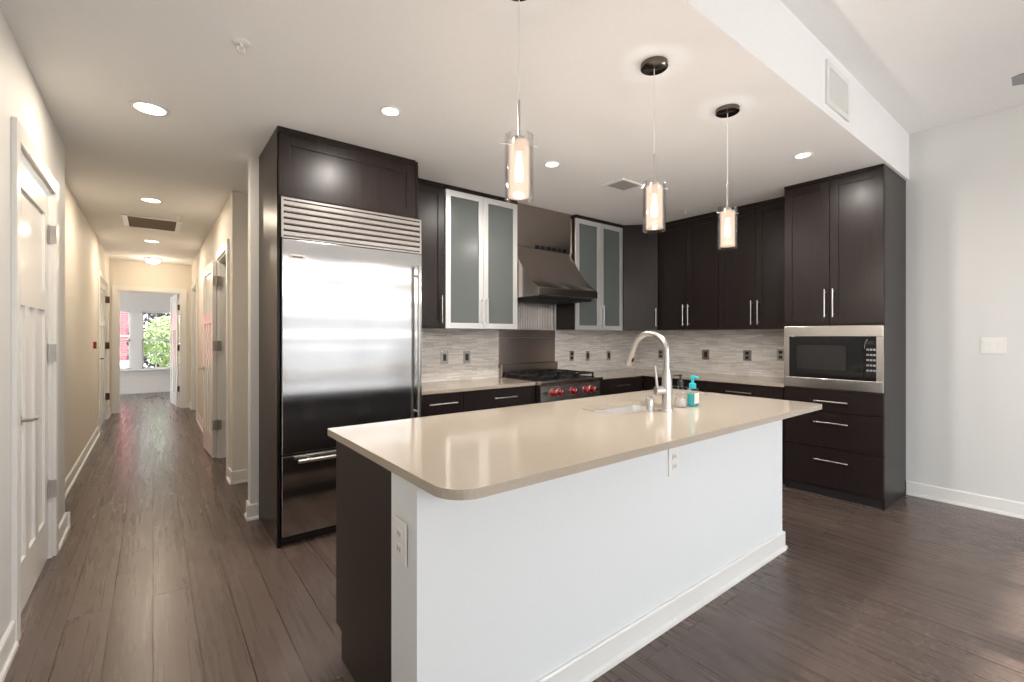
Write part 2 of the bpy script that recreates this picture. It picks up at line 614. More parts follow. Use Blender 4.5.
DT = 2.24
wall_y('wall_left', -0.617, -0.497, -3.2, 4.57, [(-2.6, -0.8, .3, 2.5), (3.045, 4.04, 0, DT + .03)], 3.14, 'wall')
wall_y('wall_hall_left', -0.73, -0.61, 4.45, 10.85, [(8.72, 10.15, 0, DT)], ZC, 'wall_lamplit')
wall_y('wall_hall_right', 0.585, 0.705, 5.0, 10.85, [(5.30, 6.15, 0, DT), (9.35, 10.45, 0, DT)], ZC, 'wall_lamplit')
wall_x('wall_hall_end', 10.85, 10.97, -2.4, 5.2, [(-0.49, 0.425, 0, 2.20)], ZC, 'wall_lamplit')
wall_x('wall_far', 14.3, 14.45, -2.4, 5.2, [(-1.25, 0.62, 0.58, 1.98)], ZC, 'far_wall')
struct('wall_far_right', MB().box(2.2, 2.35, 10.97, 14.3, 0, ZC), 'far_wall')
wall_y('wall_far_left', -2.4, -2.25, 10.97, 14.3, [(11.5, 13.8, .4, 2.4)], ZC, 'far_wall')
struct('wall_reflection_dimmer', MB().box(-8, 16, -14.3, -14, -.4, 3.3), mat('dimmer_grey', (0.25, 0.25, 0.26), 0.8))  # unseen wall, added to grey the refrigerator's reflection and cut daylight
wall_x('wall_front', -3.35, -3.2, -0.62, 5.2, [(0.55, 1.95, 0.08, 2.66), (2.05, 3.45, 0.08, 2.66), (3.55, 4.95, 0.08, 2.66)], 3.14, 'wall')

# ---- baseboards (plank with a small shoe moulding)
def base_y(name, x, side, y0, y1):
    p = [(0, 0), (0, .115), (.010, .115), (.014, .108), (.014, .022), (.024, .016), (.026, 0)]
    return struct(name, MB().prism([(x + side * a, z) for a, z in p], 'y', y0, y1), 'trim')

def base_x(name, y, side, x0, x1):
    p = [(0, 0), (0, .115), (.010, .115), (.014, .108), (.014, .022), (.024, .016), (.026, 0)]
    return struct(name, MB().prism([(y + side * a, z) for a, z in p], 'x', x0, x1), 'trim')
base_y('baseboard_right', 5.2, -1, -3.2, 1.055)
base_y('baseboard_left', -0.497, 1, -3.2, 2.975)
base_y('baseboard_left', -0.497, 1, 4.13, 4.57)
base_x('baseboard_left_end', 4.57, 1, -0.61, -0.471)
base_y('baseboard_hall_left', -0.61, 1, 4.60, 8.64)
base_y('baseboard_hall_left', -0.61, 1, 10.23, 10.85)
base_y('baseboard_hall_right', 0.585, -1, 4.974, 5.22)
base_y('baseboard_hall_right', 0.585, -1, 6.23, 9.27)
base_y('baseboard_hall_right', 0.585, -1, 10.53, 10.85)
base_x('baseboard_alcove', 5.0, -1, 0.585, 5.2)
base_x('baseboard_stub', 3.94, -1, 0.552, 0.630)
base_y('baseboard_stub_side', 0.578, -1, 3.94, 4.06)
base_x('baseboard_far', 14.3, -1, -2.25, 5.2)
base_x('baseboard_hall_end', 10.85, -1, 0.51, 0.585)

# ---- doors
def casing_y(parent, x, side, ya, yb, top, wd=.085, near=None):
    near = near or wd
    b = MB()
    xa, xb = sorted((x, x + side * .02))
    b.box(xa, xb, ya - near, ya, 0, top + wd, .003)
    b.box(xa, xb, yb, yb + wd, 0, top + wd, .003)
    b.box(xa, xb, ya, yb, top, top + wd, .003)
    b.build('casing', 'trim', parent)

def jamb_y(parent, x0, x1, ya, yb, top, t=.018):
    b = MB()
    b.box(x0, x1, ya, ya + t, 0, top)
    b.box(x0, x1, yb - t, yb, 0, top)
    b.box(x0, x1, ya + t, yb - t, top - t, top)
    b.build('jamb', 'trim', parent)

def leaf_mesh(W, H, T=.036, panels=3):
    """craftsman leaf in local x (0..W), y thickness (0..T), z; one square panel over tall ones"""
    b = MB()
    st, tr, mr_, br_ = .105, .115, .11, .25
    zt = H - tr
    zm = H * .735
    rec = .013
    b.box(0, W, rec, T - rec, 0, H)
    for y0, y1 in ((0, rec), (T - rec, T)):
        b.box(0, st, y0, y1, 0, H)
        b.box(W - st, W, y0, y1, 0, H)
        b.box(st, W - st, y0, y1, zt, H)
        b.box(st, W - st, y0, y1, zm - mr_, zm)
        b.box(st, W - st, y0, y1, 0, br_)
        pw = (W - 2 * st)
        for k in range(1, panels):
            xc = st + pw * k / panels
            b.box(xc - .04, xc + .04, y0, y1, br_, zm - mr_)
    return b

def lever(parent, x, z, ysurf, dirx, m='nickel', out=-1):
    b = MB()
    mt = Matrix.Translation((x, ysurf, z)) @ Matrix.Rotation(PI / 2, 4, 'X')
    t = MB().lathe([(0, 0), (.028, 0), (.028, .008), (.012, .012), (.010, .045), (0, .045)])
    if out > 0:
        mt = Matrix.Translation((x, ysurf, z)) @ Matrix.Rotation(-PI / 2, 4, 'X')
    b._take(t.bm, mt)
    b.tube([(x, ysurf + out * .045, z), (x + dirx * .05, ysurf + out * .05, z), (x + dirx * .13, ysurf + out * .042, z - .004)], [.009, .008, .007])
    return b.build('handle', m, parent, smooth=True)

def hinge(parent, x, y, z, m='nickel', sy=-1, w=.03):
    b = MB().box(x - w, x + w, y - .002, y + .002, z - .055, z + .055)
    b.tube([(x, y + sy * .006, z - .055), (x, y + sy * .006, z + .055)], .007)
    return b.build('hinge', m, parent)

# door_1, left wall, closed; leaf in local frame rotated so local x runs along +y world
d1 = tag(empty('door_1', (0, 0, 0)), kind='structure')
casing_y(d1, -0.497, 1, 3.045, 4.04, DT + .03, near=.07)
jamb_y(d1, -0.617, -0.495, 3.045, 4.04, DT + .03)
# local x -> +y, local -y (front) -> +x
L1 = empty('leaf_anchor', (0, 0, 0))
bpy.data.objects.remove(L1)
R90 = Matrix.Rotation(PI / 2, 4, 'Z')
lf = leaf_mesh(.953, DT - .02)
lf.xform(Matrix.Translation((-0.512, 3.066, .012)) @ R90)
lf1 = lf.build('leaf', 'door', d1)
def lever_w(parent, pos, normal, along, m='nickel'):
    p = Vector(pos); n = Vector(normal); a = Vector(along)
    b = MB()
    b.tube([p, p + n * .009], [.028, .028], 16)
    b.tube([p + n * .009, p + n * .05], .009)
    b.tube([p + n * .046, p + n * .052 + a * .05, p + n * .044 + a * .135], [.009, .008, .007])
    return b.build('handle', m, parent, smooth=True)
lever_w(lf1, (-.512, 3.22, .97), (1, 0, 0), (0, 1, 0))
def hinge_w(parent, pos, ax1, ax2, m='chrome', w=.034, h=.055):
    """plate spanning ax1 (one leaf) and ax2 (other leaf) round a knuckle"""
    p = Vector(pos)
    b = MB()
    for a, nrm in ((Vector(ax1[0]), Vector(ax1[1])), (Vector(ax2[0]), Vector(ax2[1]))):
        q = p + a * w / 2 + nrm * .002
        dx = abs(a.x) * w / 2 + abs(nrm.x) * .002
        dy = abs(a.y) * w / 2 + abs(nrm.y) * .002
        b.box(q.x - dx, q.x + dx, q.y - dy, q.y + dy, q.z - h, q.z + h)
    b.tube([p - Vector((0, 0, h)), p + Vector((0, 0, h))], .007)
    return b.build('hinge', m, parent)
for z in (2.01, 1.275, .43):
    hinge_w(d1, (-.509, 4.018, z), ((0, -1, 0), (1, 0, 0)), ((1, 0, 0), (0, -1, 0)))

# door_2, hall left, closed glossy
d2 = tag(empty('door_2'), kind='structure')
casing_y(d2, -0.61, 1, 8.72, 10.15, DT, .08)
jamb_y(d2, -0.73, -0.608, 8.72, 10.15, DT)
lf = leaf_mesh(1.386, DT - .03)
lf.xform(Matrix.Translation((-0.62, 8.742, .012)) @ R90)
lf2 = lf.build('leaf', 'door', d2)
lever_w(lf2, (-.62, 8.95, 1.05), (1, 0, 0), (0, 1, 0), 'bronze')
for z in (1.98, 1.22, .38):
    hinge_w(d2, (-.617, 10.13, z), ((0, -1, 0), (1, 0, 0)), ((1, 0, 0), (0, -1, 0)), 'bronze', .05)

# door_3, hall right, swung open against the wall
d3 = tag(empty('door_3'), kind='structure')
casing_y(d3, 0.585, -1, 5.30, 6.15, DT, .085)
jamb_y(d3, 0.583, 0.705, 5.30, 6.15, DT)
ang = math.atan2(.69, -.036)
lf = leaf_mesh(.70, DT - .03)
lf.xform(Matrix.Translation((0.562, 6.14, .012)) @ Matrix.Rotation(ang, 4, 'Z'))
lf3 = lf.build('leaf', 'door', d3)
dv = Vector((math.cos(ang), math.sin(ang), 0)); nv = Vector((-dv.y, dv.x, 0))
pp = Vector((0.562, 6.14, .012)) + dv * .64 + nv * .036 + Vector((0, 0, .97))
lever_w(lf3, pp, nv, -dv)
for z in (2.0, 1.27, .38):
    p = Vector((0.54, 6.13, z))
    b = MB().box(.525, .610, 6.122, 6.127, z - .055, z + .055)
    b.tube([(0.570, 6.118, z - .055), (0.570, 6.118, z + .055)], .008)
    b.build('hinge', 'nickel', d3)

# door_4, further on, closed in its casing
d4 = tag(empty('door_4'), kind='structure')
casing_y(d4, 0.585, -1, 9.35, 10.45, DT, .085)
jamb_y(d4, 0.583, 0.705, 9.35, 10.45, DT)
lf = leaf_mesh(1.056, DT - .03)
lf.xform(Matrix.Translation((0.625, 10.428, .012)) @ Matrix.Rotation(-PI / 2, 4, 'Z'))
lf4 = lf.build('leaf', 'door', d4)
lever_w(lf4, (.625, 9.48, .97), (-1, 0, 0), (0, 1, 0))

# door_5, end of the hall, open into the far room
d5 = tag(empty('door_5'), kind='structure')
b = MB()
for y0, y1 in ((10.83, 10.85), (10.97, 10.99)):
    b.box(-.575, -.49, y0, y1, 0, 2.285)
    b.box(.425, .51, y0, y1, 0, 2.285)
    b.box(-.49, .425, y0, y1, 2.20, 2.285)
b.build('casing', 'trim', d5)
MB().box(-.49, -.472, 10.85, 10.97, 0, 2.20).box(.407, .425, 10.85, 10.97, 0, 2.20).box(-.472, .407, 10.85, 10.97, 2.182, 2.20).build('jamb', 'trim', d5)
ang = math.atan2(.85, -.085)
lf = leaf_mesh(.86, 2.165)
lf.xform(Matrix.Translation((0.400, 10.99, .012)) @ Matrix.Rotation(ang, 4, 'Z') @ Matrix.Translation((0, 0, 0)))
lf5 = lf.build('leaf', 'door', d5)
for z in (1.93, 1.15, .36):
    b = MB().box(.372, .408, 10.955, 10.960, z - .055, z + .055).box(.402, .406, 10.93, 10.965, z - .055, z + .055)
    b.build('hinge', 'bronze', d5)

# ---- far window: two double-hung units side by side
w1 = tag(empty('window_1', (0, 0, 0)), kind='structure')
b = MB()
b.box(-1.34, .71, 14.27, 14.30, 1.98, 2.07).box(-1.34, -1.25, 14.27, 14.30, .58, 1.98).box(.62, .71, 14.27, 14.30, .58, 1.98)
b.box(-.425, -.215, 14.28, 14.36, .58, 1.98)
b.build('frame', 'trim', w1)
MB().box(-1.38, .75, 14.20, 14.34, .545, .58, .004).box(-1.34, .71, 14.265, 14.30, .46, .545).build('sill', 'trim', w1)
for xa, xb in ((-1.25, -.425), (-.215, .62)):
    for z0, z1, yy in ((.58, 1.29, 14.34), (1.27, 1.98, 14.37)):
        b = MB()
        t = .035
        b.box(xa, xa + t, yy, yy + .03, z0, z1).box(xb - t, xb, yy, yy + .03, z0, z1)
        b.box(xa, xb, yy, yy + .03, z0, z0 + t).box(xa, xb, yy, yy + .03, z1 - t, z1)
        n = 3
        for k in range(1, n):
            xc = xa + (xb - xa) * k / n
            b.box(xc - .009, xc + .009, yy + .006, yy + .024, z0, z1)
        zc = (z0 + z1) / 2
        b.box(xa, xb, yy + .006, yy + .024, zc - .009, zc + .009)
        sh = b.build('sash', 'trim', w1)
        MB().box(xa + t, xb - t, yy + .013, yy + .017, z0 + t, z1 - t).build('pane', 'pane', sh)

w5 = tag(empty('window_5'), kind='structure')  # unseen window, added to bring daylight into the far room
b = MB().box(-2.36, -2.30, 11.5, 11.56, .4, 2.4).box(-2.36, -2.30, 13.74, 13.8, .4, 2.4).box(-2.36, -2.30, 11.56, 13.74, .4, .46).box(-2.36, -2.30, 11.56, 13.74, 2.34, 2.4).box(-2.36, -2.30, 12.62, 12.68, .46, 2.34)
b.build('frame', 'trim', w5)
MB().box(-2.332, -2.328, 11.56, 13.74, .46, 2.34).build('pane', 'pane', w5)
w6 = tag(empty('window_6'), kind='structure')  # unseen window, added to light island end, right wall and soffit
b = MB().box(-.60, -.54, -2.6, -2.54, .3, 2.5).box(-.60, -.54, -.86, -.8, .3, 2.5).box(-.60, -.54, -2.54, -.86, .3, .36).box(-.60, -.54, -2.54, -.86, 2.44, 2.5).box(-.60, -.54, -1.73, -1.67, .36, 2.44)
b.build('frame', 'trim', w6)
MB().box(-.572, -.568, -2.54, -.86, .36, 2.44).build('pane', 'pane', w6)
# ---- garden doors behind the camera
for i, (xa, xb) in enumerate(((.55, 1.95), (2.05, 3.45), (3.55, 4.95))):
    wn = tag(empty('window_%d' % (i + 2)), kind='structure')
    b = MB()
    t = .06
    b.box(xa, xa + t, -3.30, -3.24, .08, 2.66).box(xb - t, xb, -3.30, -3.24, .08, 2.66)
    b.box(xa + t, xb - t, -3.30, -3.24, .08, .20).box(xa + t, xb - t, -3.30, -3.24, 2.58, 2.66)
    xc = (xa + xb) / 2
    b.box(xc - .03, xc + .03, -3.30, -3.24, .20, 2.58)
    b.build('frame', 'trim', wn)
    MB().box(xa + t, xb - t, -3.272, -3.268, .20, 2.58).build('pane', 'pane', wn)

# ------------------------------------------------------------------ cabinetry (local frame: width +x, front faces -y at y=0, depth +y)
def pull(parent, x, z, length, vert=True, y=-.02, r=.006, m='chrome'):
    b = MB()
    h = length / 2
    if vert:
        b.tube([(x, y - .032, z - h), (x, y - .032, z + h)], r)
        for s in (-1, 1):
            b.tube([(x, y, z + s * h * .82), (x, y - .032, z + s * h * .82)], r * .8)
    else:
        b.tube([(x - h, y - .032, z), (x + h, y - .032, z)], r)
        for s in (-1, 1):
            b.tube([(x + s * h * .82, y, z), (x + s * h * .82, y - .032, z)], r * .8)
    return b.build('handle', m, parent, smooth=True)

def shaker(parent, x0, x1, z0, z1, name='door', st=.062, th=.02, m='esp'):
    b = MB()
    g = .002
    x0 += g; x1 -= g; z0 += g; z1 -= g
    b.box(x0, x0 + st, -th, -.001, z0, z1, .0015).box(x1 - st, x1, -th, -.001, z0, z1, .0015)
    b.box(x0 + st, x1 - st, -th, -.001, z0, z0 + st, .0015).box(x0 + st, x1 - st, -th, -.001, z1 - st, z1, .0015)
    b.box(x0 + st, x1 - st, -th + .009, -.001, z0 + st, z1 - st)
    return b.build(name, m, parent)

def slabfront(parent, x0, x1, z0, z1, name='drawer', th=.02, m='esp'):
    g = .002
    return MB().box(x0 + g, x1 - g, -th, -.001, z0 + g, z1 - g, .0015).build(name, m, parent)

UZ0, UZ1 = 1.452, 2.70

def upper(loc, rz, W, D, doors, label, group=None, name='upper_cabinet'):
    r = tag(empty(name, loc, rz), label, 'cabinet', group)
    MB().box(0, W, 0, D, UZ0, ZC - .001).build('body', 'esp', r)
    MB().box(0, W, -.022, 0, UZ1, ZC - .001, .001).build('top_rail', 'esp', r)
    for (a, b_, hx) in doors:
        d = shaker(r, a, b_, UZ0 + .002, UZ1)
        if hx is not None:
            pull(d, hx, 1.62, .245)
    return r

def glass_upper(loc, W, D, label, group):
    r = tag(empty('glass_door_cabinet', loc), label, 'cabinet', group)
    t = .018
    b = MB().box(0, t, 0, D, UZ0, ZC - .001).box(W - t, W, 0, D, UZ0, ZC - .001)
    b.box(t, W - t, 0, D, UZ0, UZ0 + t).box(t, W - t, 0, D, UZ1 - .02, ZC - .001).box(t, W - t, D - t, D, UZ0 + t, UZ1 - .02)
    b.box(0, W, -.022, 0, UZ1 + .002, ZC - .001)
    b.build('body', 'esp', r)
    MB().box(t, W - t, D - t - .004, D - t, UZ0 + t, UZ1 - .02).build('lining', 'esp_in', r)
    for z in (1.75, 2.05, 2.36):
        MB().box(t, W - t, .03, D - t - .005, z, z + .018).build('shelf', 'plastic', r)
    for k in range(2):
        a, b_ = k * W / 2 + .002, (k + 1) * W / 2 - .002
        f = .052
        z0, z1 = UZ0 - .004, UZ1
        fr = MB().box(a, a + f, -.024, -.002, z0, z1, .002).box(b_ - f, b_, -.024, -.002, z0, z1, .002)
        fr.box(a + f, b_ - f, -.024, -.002, z0, z0 + f, .002).box(a + f, b_ - f, -.024, -.002, z1 - f, z1, .002)
        d = fr.build('door', 'alum', r)
        MB().box(a + f - .004, b_ - f + .004, -.015, -.009, z0 + f - .004, z1 - f + .004).build('glass', 'frost', d)
        hx = b_ - .026 if k == 0 else a + .026
        pull(d, hx, 1.615, .25, y=-.024, m='alum')
    return r

YU = 3.64          # front plane of the back wall uppers' bodies
DU = 3.938 - YU
upper((1.672, YU, 0), 0, .385, DU, [(0, .385, .345)], 'narrow dark upper cabinet between the refrigerator cabinet and the first glass doors')
glass_upper((2.065, YU, 0), .825, DU, 'frosted glass double door cabinet left of the range hood', None)
glass_upper((3.725, YU, 0), .815, DU, 'frosted glass double door cabinet right of the range hood', None)
# diagonal corner cabinet
XU = 4.863
cx0, cy0 = 4.549, YU - .02
r = tag(empty('corner_cabinet', (cx0, cy0, 0), -PI / 4), 'dark diagonal corner cabinet with one tall door, between glass doors and black doors', 'cabinet')
Wd = (XU - .02 - cx0) * math.sqrt(2)
inv = Matrix.Rotation(PI / 4, 2)
pts = []
for X, Y in ((cx0 + .002, cy0 + .003), (XU - .02, cy0 - (XU - .02 - cx0) + .003), (5.198, cy0 - (XU - .02 - cx0) + .003), (5.198, 3.938), (cx0 + .002, 3.938)):
    v = inv @ Vector((X - cx0, Y - cy0))
    pts.append((v.x, v.y))
MB().prism(pts, 'z', UZ0, ZC - .001).build('body', 'esp', r)
dd = slabfront(r, .004, Wd - .004, UZ0, UZ1 + .035, 'door')
pull(dd, Wd - .035, 1.605, .22)
# right wall uppers (front faces -x): local x -> -y
DR = 5.198 - XU
YR = cy0 - (XU - .02 - cx0) - .003
wA = YR - 2.569
upper((XU, YR, 0), -PI / 2, wA, DR, [(0, wA / 2, wA / 2 - .032), (wA / 2, wA, wA / 2 + .032)], 'dark double door upper cabinet on the side wall nearest the corner', 'black double door uppers')
wB = 2.567 - 1.790
upper((XU, 2.567, 0), -PI / 2, wB, DR, [(0, wB / 2, wB / 2 - .032), (wB / 2, wB, wB / 2 + .032)], 'dark double door upper cabinet on the side wall beside the tall microwave cabinet', 'black double door uppers')

# tall microwave cabinet
XT = 4.56
r = tag(empty('tall_cabinet', (XT, 1.787, 0), -PI / 2), 'tall dark cabinet with two upper doors, microwave niche and three drawers', 'cabinet')
W = .727
D = 5.197 - XT
b = MB().box(W - .02, W, 0, D, 0, ZC - .001).box(0, .02, 0, D, 0, ZC - .001)
b.box(.02, W - .02, 0, D, 1.470, ZC - .001)
b.box(.02, W - .02, 0, D, .08, .925)
b.box(.02, W - .02, D - .02, D, .925, 1.470)
b.build('body', 'esp', r)
MB().box(0.001, W - .001, -.022, 0, 2.712, ZC - .001).build('top_rail', 'esp', r)
MB().box(.02, W - .02, .012, .03, 0, .08).build('toe_kick', 'toe', r)
for a, b_, hx in ((0, W / 2 - .006, W / 2 - .036), (W / 2 - .006, W, W / 2 + .024)):
    d = shaker(r, a, b_, 1.478, 2.71)
    pull(d, hx, 1.66, .24)
for z0, z1, hz in ((.736, .922, .823), (.424, .732, .642), (.085, .420, .320)):
    d = slabfront(r, 0, W, z0, z1)
    pull(d, .37, hz, .25, False)

# microwave in its trim kit
r = tag(empty('microwave', (XT, 1.787, .928), -PI / 2), 'built-in microwave with stainless trim frame and black glass door', 'microwave')
W = .727; H = .538
b = MB()
b.box(.002, W - .002, -.03, -.001, H - .09, H, .003).box(.002, W - .002, -.03, -.001, 0, .088, .003)
b.box(.002, .046, -.03, -.001, .088, H - .09).box(W - .046, W - .002, -.03, -.001, .088, H - .09)
b.build('trim_frame', 'steel', r)
MB().box(.047, W - .047, .0, .42, .089, H - .091).build('body', 'blackpl', r)
dr = MB().box(.047, .60, -.034, -.001, .089, H - .091, .002).build('door', 'black', r)
MB().box(.11, .48, -.0355, -.034, .165, H - .165).build('window', mat('dark_mesh_window', (0.018, 0.018, 0.019), 0.10), dr)
cp = MB().box(.602, W - .047, -.034, -.001, .089, H - .091, .002).build('control_panel', 'black', r)
MB().box(.618, W - .058, -.0355, -.034, .385, .412).build('display', 'screen', cp)
for i in range(5):
    for j in range(3):
        MB().box(.618 + j * .022, .634 + j * .022, -.036, -.034, .335 - i * .042, .350 - i * .042).build('button', 'key', cp)
b = MB()
for k in range(16):
    a = PI * .5 * k / 15
    b.box(.604 + .02 * (1 - math.cos(a)), .607 + .02 * (1 - math.cos(a)) , -.0355, -.034, .35 + .07 * math.sin(a), .356 + .07 * math.sin(a))
b.build('trim_arc', 'key', cp)

# ---- base cabinets
def base(loc, rz, W, D, fronts, label, group=None, lower='doors'):
    r = tag(empty('base_cabinet', loc, rz), label, 'cabinet', group)
    MB().box(0, W, 0, D, .10, .909).build('body', 'esp', r)
    MB().box(0, W, .06, .078, 0, .10).build('toe_kick', 'toe', r)
    for x0, x1, hl, hx in fronts:
        d = slabfront(r, x0, x1, .74, .905)
        pull(d, hx, .826, hl, False)
        d = shaker(r, x0, x1, .105, .736)
        pull(d, x1 - .04, .60, .16)
    return r
YB = 3.355
base((1.668, YB, 0), 0, .410, 3.938 - YB, [(0, .410, .26, .205)], 'narrow dark base cabinet beside the refrigerator, one drawer wide')
base((2.080, YB, 0), 0, .800, 3.938 - YB, [(0, .800, .25, .43)], 'wide dark base cabinet left of the range')
base((3.725, YB, 0), 0, .83, 3.938 - YB, [(0, .83, .26, .42)], 'dark base cabinet right of the range, running into the corner')
XB = 4.585
base((XB, 3.325, 0), -PI / 2, .76, 5.198 - XB, [(0, .76, .25, .45)], 'dark base cabinet on the side wall nearest the corner')
base((XB, 2.563, 0), -PI / 2, .76, 5.198 - XB, [(0, .76, .25, .36)], 'dark base cabinet on the side wall next to the tall cabinet')

# ---- perimeter worktops
CT = .940
o = MB().slab([(1.668, 3.325), (2.878, 3.325), (2.878, 3.938), (1.668, 3.938)], [], .910, CT).build('countertop', 'quartz', bevel=.003)
tag(o, 'short beige quartz countertop between the refrigerator and the range', 'countertop')
o = MB().slab([(3.727, 3.325), (4.552, 3.325), (4.552, 1.790), (5.198, 1.790), (5.198, 3.938), (3.727, 3.938)], [], .910, CT).build('countertop', 'quartz', bevel=.003)
tag(o, 'L-shaped beige quartz countertop from the range round the corner to the microwave cabinet', 'countertop')
# ---- backsplash tiles
o = MB().box(1.668, 2.883, 3.930, 3.9395, CT, UZ0 - .001).build('backsplash', 'tile_x')
tag(o, 'pale linear mosaic backsplash left of the range, behind two outlets', 'backsplash')
o = MB().box(3.70, 5.188, 3.930, 3.9395, CT, UZ0 - .001).build('backsplash', 'tile_x')
tag(o, 'pale linear mosaic backsplash right of the range up to the corner', 'backsplash')
o = MB().box(5.190, 5.1995, 1.790, 3.9395, CT, UZ0 - .001).build('backsplash', 'tile_y')
tag(o, 'pale linear mosaic backsplash on the side wall beside the microwave', 'backsplash')

# ---- outlets on walls. local: plate in xz plane facing -y
def plate(loc, rz, kind, label, steelp=False, W=.075, H=.118, group=None):
    r = tag(empty('light_switch' if kind in ('rocker', 'double') else 'electrical_outlet', loc, rz), label, 'switch' if kind in ('rocker', 'double') else 'outlet', group)
    pm = 'nickel' if steelp else 'plastic'
    im = 'blackpl' if steelp else 'trim'
    MB().box(-W / 2, W / 2, -.006, 0, -H / 2, H / 2, .002).build('plate', pm, r)
    if kind == 'outlet':
        for s in (-1, 1):
            q = MB().box(-.017, .017, -.009, -.006, s * .024 - .015, s * .024 + .015, .003).build('socket', im, r)
            if not steelp:
                MB().box(-.009, -.006, -.0095, -.009, s * .024 - .005, s * .024 + .007).box(.006, .009, -.0095, -.009, s * .024 - .005, s * .024 + .007).build('slot', 'blackpl', q)
    elif kind == 'gfci':
        MB().box(-.018, .018, -.009, -.006, -.034, .034, .002).build('socket', im, r)
    elif kind == 'rocker':
        MB().box(-.016, .016, -.010, -.006, -.033, .033, .002).build('rocker', im, r)
    elif kind == 'double':
        MB().box(-.052, -.018, -.010, -.006, -.033, .033, .002).build('rocker', im, r)
        MB().box(.018, .052, -.010, -.006, -.033, .033, .002).build('rocker', im, r)
    return r
plate((2.23, 3.929, 1.172), 0, 'rocker', 'steel switch plate on the backsplash nearest the refrigerator', True, .082, .125)
plate((2.485, 3.929, 1.168), 0, 'gfci', 'steel outlet plate on the backsplash beside the range panel', True, .082, .125)
plate((3.97, 3.929, 1.142), 0, 'outlet', 'steel outlet on the backsplash just right of the range panel', True, .07, .12)
plate((4.25, 3.929, 1.135), 0, 'rocker', 'slim steel switch on the backsplash, middle of the three right of the range', True, .062, .12)
plate((4.645, 3.929, 1.130), 0, 'gfci', 'steel outlet on the back wall backsplash closest to the corner', True, .07, .12)
plate((5.189, 3.52, 1.145), -PI / 2, 'outlet', 'steel outlet on the side backsplash seen behind the faucet', True)
plate((5.189, 2.905, 1.160), -PI / 2, 'gfci', 'steel outlet on the side backsplash above the teal soap bottle', True, .09)
plate((5.189, 2.42, 1.165), -PI / 2, 'outlet', 'steel outlet on the side backsplash, second from the microwave', True, .09)
plate((5.189, 2.075, 1.185), -PI / 2, 'outlet', 'steel outlet on the side backsplash touching the microwave edge', True)
plate((5.199, .526, 1.305), -PI / 2, 'double', 'white double light switch on the bare right wall', False, .142, .13)
plate((1.985, 1.279, .775), 0, 'outlet', 'white outlet on the long white front of the island under the countertop', False, .085, .135)
plate((.6295, 1.385, .722), -PI / 2 + PI, 'outlet', 'white outlet on the narrow white end of the island', False, .085, .135)
plate((-.609, 7.80, .45), PI / 2, 'outlet', 'white outlet low on the left hall wall', False)
plate((-.10, 14.299, .33), 0, 'outlet', 'white outlet under the far window', False)
bpy.data.objects['electrical_outlet'].name = bpy.data.objects['electrical_outlet'].name
for o in COL.objects:          # the island end plate faces -x
    if o.get('label', '').startswith('white outlet on the narrow'):
        o.rotation_euler = (0, 0, -PI / 2)
    if o.get('label', '').startswith('white outlet low on'):
        o.rotation_euler = (0, 0, PI / 2)
r = tag(empty('fire_alarm', (-.609, 8.05, 1.26), PI / 2), 'small red fire alarm pull on the left hall wall', 'alarm')
MB().box(-.035, .035, -.03, 0, -.045, .045, .006).build('body', 'redpl', r)
MB().box(-.018, .018, -.036, -.03, -.03, -.01, .002).build('handle', 'plastic', r)

# ------------------------------------------------------------------ refrigerator and its surround
r = tag(empty('refrigerator_cabinet', (.634, 3.295, 0)), 'dark cabinet surround with blank panel above the refrigerator', 'cabinet')
MB().box(0, .018, -.0, .642, 0, ZC - .001).build('side_panel', 'esp', r)
MB().box(.984, 1.000, .0, .642, 2.29, ZC - .001).box(1.018, 1.030, .05, .642, 0, 2.29).build('side_panel', 'esp', r)
MB().box(.018, .984, .005, .642, 2.295, ZC - .001).build('body', 'esp', r)
b = MB().box(.0, .97, -.022, -.001, 2.70, ZC - .001, .001).box(.985, 1.0, -.006, .0, 2.30, 2.715)
b.build('top_rail', 'esp', r)
shaker(r, .006, .970, 2.292, 2.70, 'door', st=.07)
r = tag(empty('refrigerator', (.655, 3.29, 0)), 'tall stainless built-in refrigerator with louvred top grille and bottom freezer drawer', 'refrigerator')
W = .997
MB().box(.004, W - .008, .02, .63, .02, 2.27).build('body', 'blackpl', r)
b = MB()
b.box(0, .014, -.02, .015, 2.02, 2.285).box(W - .014, W, -.02, .015, 2.02, 2.285).box(.014, W - .014, -.02, .015, 2.27, 2.285).box(.014, W - .014, -.02, .015, 2.02, 2.030)
g = b.build('grille', 'steel', r)
for k in range(6):
    z = 2.036 + k * .0395
    MB().prism([(-.018, z + .006), (-.012, z + .001), (.010, z + .004), (.012, z + .034), (-.010, z + .034), (-.018, z + .028)], 'x', .014, W - .014).build('louver', 'steel', g)
dr = MB().box(.002, W - .002, -.032, .015, .607, 2.012, .004).build('door', 'steel_door', r)
b = MB().tube([(W - .052, -.085, .72), (W - .052, -.085, 1.92)], .0125, 14)
for z in (.80, 1.84):
    b.tube([(W - .052, -.032, z), (W - .052, -.085, z)], .009)
b.build('handle', 'chrome', dr, smooth=True)
bd = MB().box(.045, .140, -.035, -.032, 1.885, 1.913, .001).build('badge', 'nickel', dr)
MB().box(.058, .127, -.0358, -.035, 1.894, 1.904).build('badge_plate', 'grille_dark', bd)
MB().box(W - .046, W - .034, -.033, -.031, 1.60, 1.601)
dw = MB().box(.002, W - .002, -.032, .015, .075, .598, .004).build('drawer', 'steel_door', r)
b = MB().tube([(.09, -.085, .565), (W - .09, -.085, .565)], .0125, 14)
for x in (.17, W - .17):
    b.tube([(x, -.032, .565), (x, -.085, .565)], .009)
b.build('handle', 'chrome', dw, smooth=True)
MB().box(.006, W - .006, .035, .05, .0, .072).build('toe_kick', 'toe', r)

